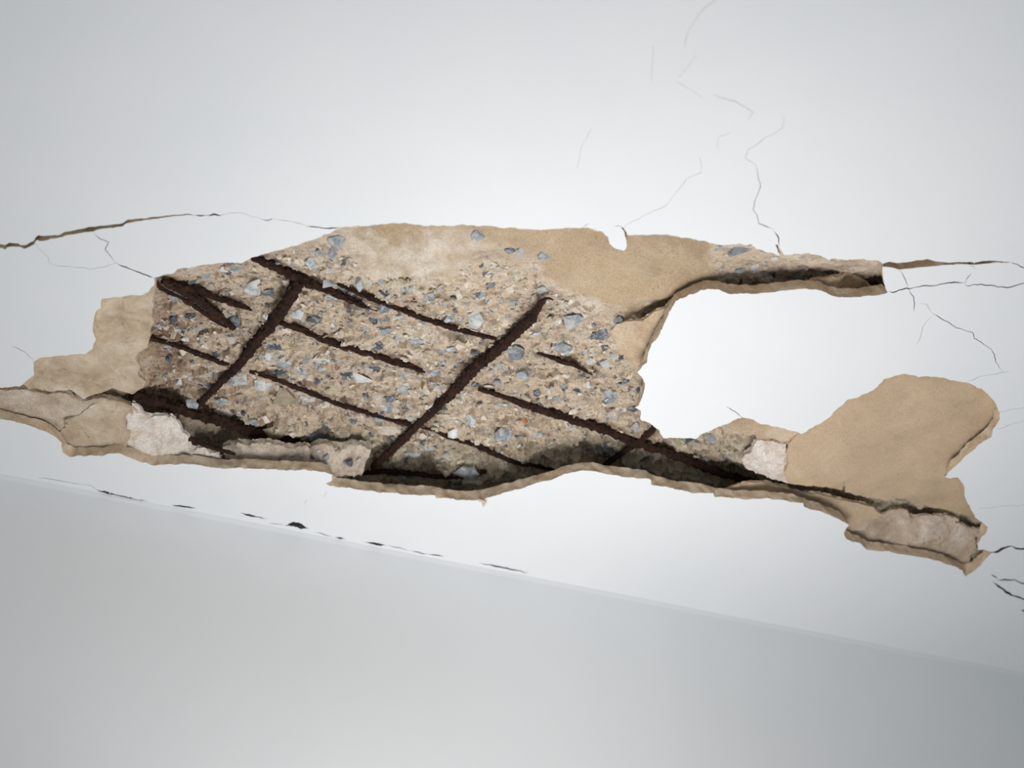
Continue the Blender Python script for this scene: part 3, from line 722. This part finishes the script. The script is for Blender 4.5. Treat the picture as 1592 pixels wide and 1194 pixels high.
# smooth layer on the right
layer([(1230,660),(1247,668),(1226,690),(1222,705),(1226,720),(1219,735),(1224,751),(1262,755),(1285,757),(1309,762),(1312,748),(1314,765),(1353,775),(1378,777),(1405,775),(1423,783),(1443,787),
       (1488,796),(1509,803),(1536,818),(1560,810),(1520,760),(1490,735),(1478,728),(1500,706),(1530,682),(1550,660),(1570,640),(1560,600),(1500,575),(1400,565),(1350,590),(1290,630)],
      [(1250,680,11.5),(1350,620,11.2),(1450,600,11.2),(1540,630,11.5),(1545,655,15),(1490,712,16),(1350,700,13),(1450,690,14.5),(1230,740,13),(1300,750,16),(1400,765,19),(1480,780,20),(1500,800,23)], 0.010, M_TANR, 203, 'smooth tan mortar area on the right of the damage', relief=0.0008, sp=0.005)
# flank beside the white island
layer([(960,503),(975,500),(1000,498),(1008,493),(1017,486),(1032,479),(1050,462),(1075,470),(1060,500),(1040,540),(1030,570),(1010,600),(990,585),(985,573),(976,560),(965,545),(956,530),(950,515)],
      [(960,503,23),(1010,495,18),(1045,475,13),(1000,540,15),(970,545,22),(990,575,17),(1030,560,12)], 0.0025, M_TAN, 204, 'tan mortar flank beside the white plaster island', relief=0.0012)
# tan flap at the tip of the island
layer([(1126,661),(1154,640),(1200,650),(1260,668),(1250,690),(1226,692),(1205,684),(1178,686),(1174,676),(1150,673)],
      [(1126,661,12),(1154,645,12),(1247,674,12),(1226,690,15),(1178,685,17)], 0.008, M_TAN, 205, 'thin tan mortar tongue below the white plaster island', relief=0.0006)
# narrow band behind the lower right lip
layer([(1120,762),(1150,755),(1168,750),(1195,751),(1225,758),(1233,765),(1270,768),(1311,777),(1353,788),(1376,800),(1345,812),(1330,825),(1300,830),(1240,805),(1150,790)],
      [(1130,762,15),(1200,752,24),(1300,777,22),(1200,780,13.5),(1300,805,14)], 0.003, M_TANR, 206, 'narrow tan mortar band behind the lower right lip', relief=0.0010)
# ledge behind the lower lip
layer([(345,692),(380,690),(420,690),(455,697),(478,697),(490,712),(500,735),(470,745),(360,740),(352,705)],
      [(350,692,24),(470,697,26),(360,725,14),(490,730,14)], 0.006, M_GREYM, 207, 'grey mortar ledge behind the lower lip', relief=0.0036, fray=2.6)

frag('plaster_flake', [(205,626),(215,634),(222,642),(233,649),(240,646),(252,644),(260,647),(271,653),(276,660),(281,668),(290,674),(293,680),(297,690),(318,697),(341,705),(345,716),(300,722),(240,722),(212,712),(194,692),(200,668),(199,650)],
     [(205,640,14),(270,655,26),(295,690,20),(240,690,14.5),(300,706,13.5),(200,690,14)], 0.004, M_WHITEM, 211, 'white ragged plaster flake over the deep recess at the lower left', relief=0.0036, fray=3.2, sp=0.002)
chunk, chunk_df = frag('concrete_chunk', [(478,699),(490,692),(502,690),(520,694),(530,699),(545,690),(560,692),(577,697),(573,710),(563,718),(567,731),(555,736),(540,741),(526,747),(519,748),(517,737),(505,731),(490,722)],
     [(480,699,28),(577,697,34),(520,720,22),(567,730,22),(520,745,15),(500,725,16)], 0.007, M_GREYM, 212, 'loose grey concrete chunk with dark stones hanging at the lower lip', cat='chunk', relief=0.0055, fray=1.6)
frag('stone_lump', [(1154,715),(1158,706),(1168,703),(1170,694),(1178,684),(1200,686),(1222,690),(1223,705),(1226,720),(1220,735),(1224,752),(1205,746),(1195,743),(1175,734),(1163,730),(1156,724)],
     [(1156,715,30),(1178,686,19),(1222,692,16),(1190,715,16),(1222,748,24),(1165,728,32)], 0.006, M_WHITEM, 213, 'pale whitish concrete lump between dark recess and smooth tan mortar', cat='lump', relief=0.0040, fray=1.2)
frag('mortar_fragment', [(1353,806),(1374,798),(1393,792),(1408,793),(1416,804),(1428,803),(1443,801),(1468,802),(1491,802),(1484,811),(1498,820),(1534,823),(1531,832),(1514,834),(1519,846),(1522,856),(1506,868),(1509,876),(1500,892),(1440,885),(1340,862),(1308,846),(1308,824),(1330,815)],
     [(1311,828,13),(1400,795,30),(1490,802,30),(1530,825,20),(1350,850,14),(1500,885,13.5),(1420,835,16)], 0.003, M_PINK, 214, 'large pinkish mortar fragment at the lower right end of the damage', relief=0.0030, fray=2.2)
frag('mortar_sliver', [(1252,437),(1270,436),(1284,434),(1297,431),(1305,431),(1315,425),(1323,428),(1330,427),(1335,435),(1343,437),(1348,445),(1358,448),(1378,451),(1385,466),(1310,472),(1280,462),(1262,452)],
     [(1252,440,14),(1315,427,30),(1378,452,15),(1300,455,13.5)], 0.003, M_TAN, 215, 'ragged tan mortar sliver at the upper right end of the hole', relief=0.0016, fray=2.0)
frag('plaster_chip', [(349,636),(362,630),(372,632),(368,640),(356,648),(348,645),(335,646),(330,638),(340,634)], [(340,640,50),(370,632,52)], 0.006, M_WHITEM, 216,
     'small pale mortar chip sticking out above the thick recessed bar', relief=0.002)

# ================================================================== stones in the concrete
def rock(seed, npts=22):
    r = random.Random(seed); bm = bmesh.new()
    for i in range(npts):
        z = r.uniform(-1, 1); a = r.uniform(0, 2 * math.pi); q = math.sqrt(1 - z * z)
        k = r.uniform(0.86, 1.0)
        x_, y_, z_ = math.cos(a) * q, math.sin(a) * q, z
        m = max(abs(x_) ** 1.0, abs(y_), 1e-3); sq = r.uniform(0.0, 0.35)
        bm.verts.new((x_ * k * (1 + sq * (1 - m)), y_ * k * (1 + sq * (1 - m)), max(-0.62, min(0.8, z_ * k))))
    g = bmesh.ops.convex_hull(bm, input=bm.verts)
    bmesh.ops.delete(bm, geom=[v for v in bm.verts if not v.link_faces], context='VERTS')
    bmesh.ops.recalc_face_normals(bm, faces=bm.faces)
    me = bpy.data.meshes.new('stone'); bm.to_mesh(me); bm.free(); me.materials.append(None)
    return me
ROCKS = [rock(300 + i, 10 + i % 4 * 2) for i in range(16)]
STONES = [ # x, y, width, height, tone
(524,370,30,24,'l'),(517,393,20,12,'b'),(451,400,24,10,'w'),(485,404,18,18,'l'),(539,419,18,9,'w'),(367,414,20,10,'b'),(317,432,20,15,'l'),(356,427,11,9,'d'),(395,448,30,23,'l'),
(417,452,22,10,'d'),(512,438,24,14,'l'),(557,435,18,18,'l'),(593,454,26,7,'d'),(490,456,13,11,'w'),(513,467,20,9,'l'),(461,488,22,14,'l'),(489,501,24,9,'d'),(581,493,13,14,'d'),(569,511,19,15,'b'),
(363,498,22,17,'d'),(346,485,16,9,'b'),(311,512,22,10,'l'),(260,510,17,9,'l'),(361,526,13,14,'l'),(427,535,22,12,'d'),(414,549,20,16,'l'),(353,545,11,7,'d'),(338,552,15,11,'d'),(263,555,13,9,'d'),
(331,572,13,9,'d'),(260,572,15,7,'d'),(587,538,26,13,'d'),(474,559,13,11,'b'),(446,571,42,18,'b'),(436,583,34,8,'d'),(527,564,13,13,'b'),(582,574,22,10,'d'),(557,589,50,20,'l'),(366,596,34,24,'l'),
(313,603,13,9,'d'),(300,618,22,12,'b'),(408,604,30,18,'l'),(368,619,22,16,'o'),(348,620,22,16,'b'),(282,586,17,9,'w'),(569,609,9,14,'d'),(572,624,11,11,'d'),(625,458,26,11,'d'),(671,457,13,13,'b'),
(685,454,15,13,'l'),(690,467,17,11,'b'),(708,479,11,12,'d'),(751,461,28,9,'l'),(739,490,26,20,'l'),(793,451,14,11,'w'),(822,453,13,9,'d'),(844,452,24,11,'l'),(796,471,15,9,'l'),(784,488,13,11,'b'),
(742,365,22,15,'b'),(811,391,17,14,'l'),(795,390,20,9,'d'),(847,396,26,11,'b'),(760,429,28,16,'b'),(801,424,17,9,'w'),(827,420,11,9,'l'),(698,496,18,9,'b'),(754,512,17,11,'b'),(751,532,14,6,'d'),
(739,543,18,8,'d'),(803,546,28,22,'b'),(716,571,26,11,'d'),(874,539,38,28,'b'),(852,526,14,8,'d'),(857,558,16,11,'d'),(893,498,36,22,'l'),(879,498,12,11,'d'),(867,501,15,14,'l'),(889,472,13,11,'w'),
(778,572,20,10,'l'),(756,572,13,11,'b'),(813,581,20,14,'b'),(882,586,24,13,'l'),(805,599,36,17,'t'),(872,606,28,11,'b'),(812,617,26,11,'d'),(859,619,24,10,'l'),(690,610,20,15,'d'),(631,600,28,20,'l'),
(661,604,26,14,'w'),(673,579,24,10,'b'),(624,582,9,15,'b'),(641,535,17,12,'l'),(718,535,20,14,'w'),(693,547,42,7,'b'),(631,625,16,9,'d'),(668,624,22,11,'l'),(1008,481,42,14,'b'),(961,495,16,13,'b'),
(1116,386,11,13,'b'),(1154,388,44,16,'b'),(1118,418,9,7,'b'),(1177,419,18,15,'l'),(913,521,17,13,'b'),(938,523,32,19,'d'),(908,547,17,15,'b'),(944,545,22,10,'d'),(954,552,13,8,'b'),(919,566,20,14,'l'),
(946,567,24,14,'l'),(953,573,15,5,'d'),(966,562,13,9,'b'),(976,583,19,12,'w'),(973,591,17,7,'d'),(993,601,9,9,'d'),(948,614,24,20,'b'),(951,627,11,8,'d'),(897,610,15,9,'d'),(805,638,11,17,'d'),
(732,650,15,23,'b'),(752,648,25,30,'w'),(783,668,28,22,'b'),(688,634,17,12,'d'),(708,668,22,17,'l'),(658,678,15,9,'d'),(665,696,20,18,'b'),(813,655,17,20,'o'),(943,689,13,13,'d'),(982,683,26,12,'b'),
(982,640,30,13,'d'),(952,645,28,13,'l'),(987,663,15,17,'l'),(833,702,26,9,'b'),(876,712,24,15,'d'),(909,703,17,20,'b'),(944,706,20,13,'b'),(725,726,38,18,'b'),(643,706,32,20,'b'),(715,681,15,11,'d'),
(856,618,12,9,'l'),(942,663,13,9,'d'),(831,681,15,11,'w'),(894,696,20,11,'w'),(761,744,24,13,'b'),(708,747,20,16,'d'),(640,744,32,14,'b'),(688,749,26,9,'w'),(634,683,13,12,'o'),(605,671,42,17,'w'),
(559,666,22,26,'l'),(477,630,28,26,'l'),(546,650,11,15,'d'),(496,672,28,14,'d'),(405,663,24,9,'d'),(443,620,40,32,'t'),(438,663,48,26,'t'),(461,661,28,16,'w'),(574,628,14,10,'d'),(632,628,15,9,'d'),
(667,693,22,14,'b'),(1073,690,18,15,'d'),(1106,681,16,13,'b'),(960,676,22,14,'l'),(1050,672,16,12,'t'),(1120,720,24,14,'b'),(1060,745,26,14,'b'),(1030,735,18,14,'l'),(1100,752,22,12,'b'),(1000,735,20,12,'b'),
(280,600,14,10,'l'),(500,560,26,14,'l'),(470,580,20,12,'b'),(520,600,30,14,'t'),(520,625,22,16,'l'),(600,625,24,14,'b'),(590,650,22,15,'b'),(540,680,24,16,'t'),(640,650,18,11,'l'),(610,700,24,16,'l'),
(1205,402,14,9,'l'),(1190,408,12,8,'b'),(1240,430,16,12,'b'),(1200,430,18,12,'d'),(1150,420,14,9,'b'),(1290,424,16,9,'d'),(985,487,14,9,'w'),
]
pos = np.array([(s[0], s[1]) for s in STONES], float)
# fill between them
rs = random.Random(21)
ZONE = np.array([(285,425),(380,412),(520,366),(548,395),(565,425),(700,436),(735,412),(780,405),(815,430),(890,465),(940,510),(985,590),(990,640),(1030,690),(1100,690),(1150,700),(1190,740),(1080,755),(980,730),(900,720),(800,745),(700,760),(600,745),(570,690),(480,685),(380,660),(300,620),(240,600),(245,500)], float)
fill = []; tries = 0
while len(fill) < 100 and tries < 20000:
    tries += 1
    p = (rs.uniform(240, 1190), rs.uniform(380, 760))
    if not inside(np.array([p]), ZONE)[0]: continue
    if np.min(np.hypot(pos[:, 0] - p[0], (pos[:, 1] - p[1]) * 1.4)) < 17: continue
    fill.append((p[0], p[1], rs.uniform(10, 20), rs.uniform(6, 11), rs.choice('ddbblwwttd')))
    pos = np.vstack([pos, p])
allst = STONES + fill
sp_ = np.array([(s[0], s[1]) for s in allst], float)
suv = on_concrete(sp_[:, 0], sp_[:, 1])
bars_xy = np.concatenate([c[:, :2] for _, c in bar_data])
for i, s in enumerate(allst):
    u, v_ = suv[i]; z = float(conc_z(u, v_))
    m = pxm(u, v_, z)
    w = s[2] / m / 2 * 1.22; h = s[3] / m / 2 / 0.66 * 1.22
    t = min(w, h) * rs.uniform(0.5, 0.7)
    o = bpy.data.objects.new('stone', ROCKS[rs.randrange(len(ROCKS))]); COL.objects.link(o); o.parent = slab
    o.location = (u, v_, z + t * rs.uniform(-0.05, 0.22))
    o.rotation_euler = (rs.uniform(-0.25, 0.1), rs.uniform(-0.22, 0.22), rs.uniform(-0.35, 0.35))
    o.scale = (w, h, t)
    o.material_slots[0].link = 'OBJECT'; o.material_slots[0].material = STONE[s[4]]
# stones on the chunk
for (px, py, w, h, tone) in ((541,721,28,22,'d'),(485,711,16,11,'d'),(506,711,15,16,'b'),(558,706,14,9,'w'),(524,701,13,9,'t'),(522,738,12,8,'l'),(495,702,10,7,'l')):
    uv = to_uv([(px, py)], chunk_df)[0]; z = H + float(chunk_df(uv[None])[0]); m = pxm(uv[0], uv[1], z)
    o = bpy.data.objects.new('stone', ROCKS[rs.randrange(len(ROCKS))]); COL.objects.link(o); o.parent = chunk
    o.location = Vector((uv[0], uv[1], z + 0.001)) - chunk.location; o.rotation_euler = (0.3, rs.uniform(-.2, .2), rs.uniform(-.5, .5)); o.scale = (w / m / 2, h / m / 2 / .66, 0.004)
    o.material_slots[0].link = 'OBJECT'; o.material_slots[0].material = STONE[tone]
# grit: too small to count
gv, gf, gm = [], [], []
small = [rock(400 + i, 8) for i in range(6)]
sm_data = [([v.co.copy() for v in me.vertices], [tuple(p.vertices) for p in me.polygons]) for me in small]
pts = []
while len(pts) < 4200:
    p = (rs.uniform(240, 1200), rs.uniform(380, 770))
    if inside(np.array([p]), ZONE)[0]: pts.append(p)
pts = np.array(pts); guv = on_concrete(pts[:, 0], pts[:, 1]); gz = conc_z(guv[:, 0], guv[:, 1])
mats = ['t', 't', 'w', 't', 'b', 'd', 'l', 't', 'w', 't']
for i in range(len(pts)):
    vs, fs = sm_data[rs.randrange(6)]
    s = rs.uniform(0.0008, 0.0030) if rs.random() < 0.72 else rs.uniform(0.0025, 0.0055)
    R = Euler((rs.uniform(-.4, .4), rs.uniform(-.4, .4), rs.uniform(0, 6.28))).to_matrix()
    sc = Vector((s, s * rs.uniform(0.6, 1.2), s * 0.45)); b = len(gv)
    for v_ in vs:
        q = R @ Vector((v_.x * sc.x, v_.y * sc.y, v_.z * sc.z)); gv.append((q.x + guv[i, 0], q.y + guv[i, 1], q.z + gz[i]))
    mi = rs.randrange(len(mats))
    for f_ in fs: gf.append(tuple(a + b for a in f_)); gm.append(mi)
for me in small: bpy.data.meshes.remove(me)
grit = mesh_obj('grit', gv, gf, None, slab)
for m_ in mats: grit.data.materials.append(STONE[m_])
grit.data.polygons.foreach_set('material_index', np.array(gm, np.int32))
grit['kind'] = 'stuff'

# splinter of plaster hanging from the lower lip
frag('plaster_splinter', [(743, 776), (750, 777.5), (757, 780.5), (756, 783), (751.5, 788), (750, 787), (752, 782), (744, 779.5)], [(743, 776, -0.6), (757, 781, -1.6), (751, 788, -2.2)], 0.0008, M_EDGE, 218,
     'tiny sandy splinter hanging from the lowest point of the lower lip', cat='splinter', relief=0.0002, fray=0.3, sp=0.002, edge_rough=0.0001)
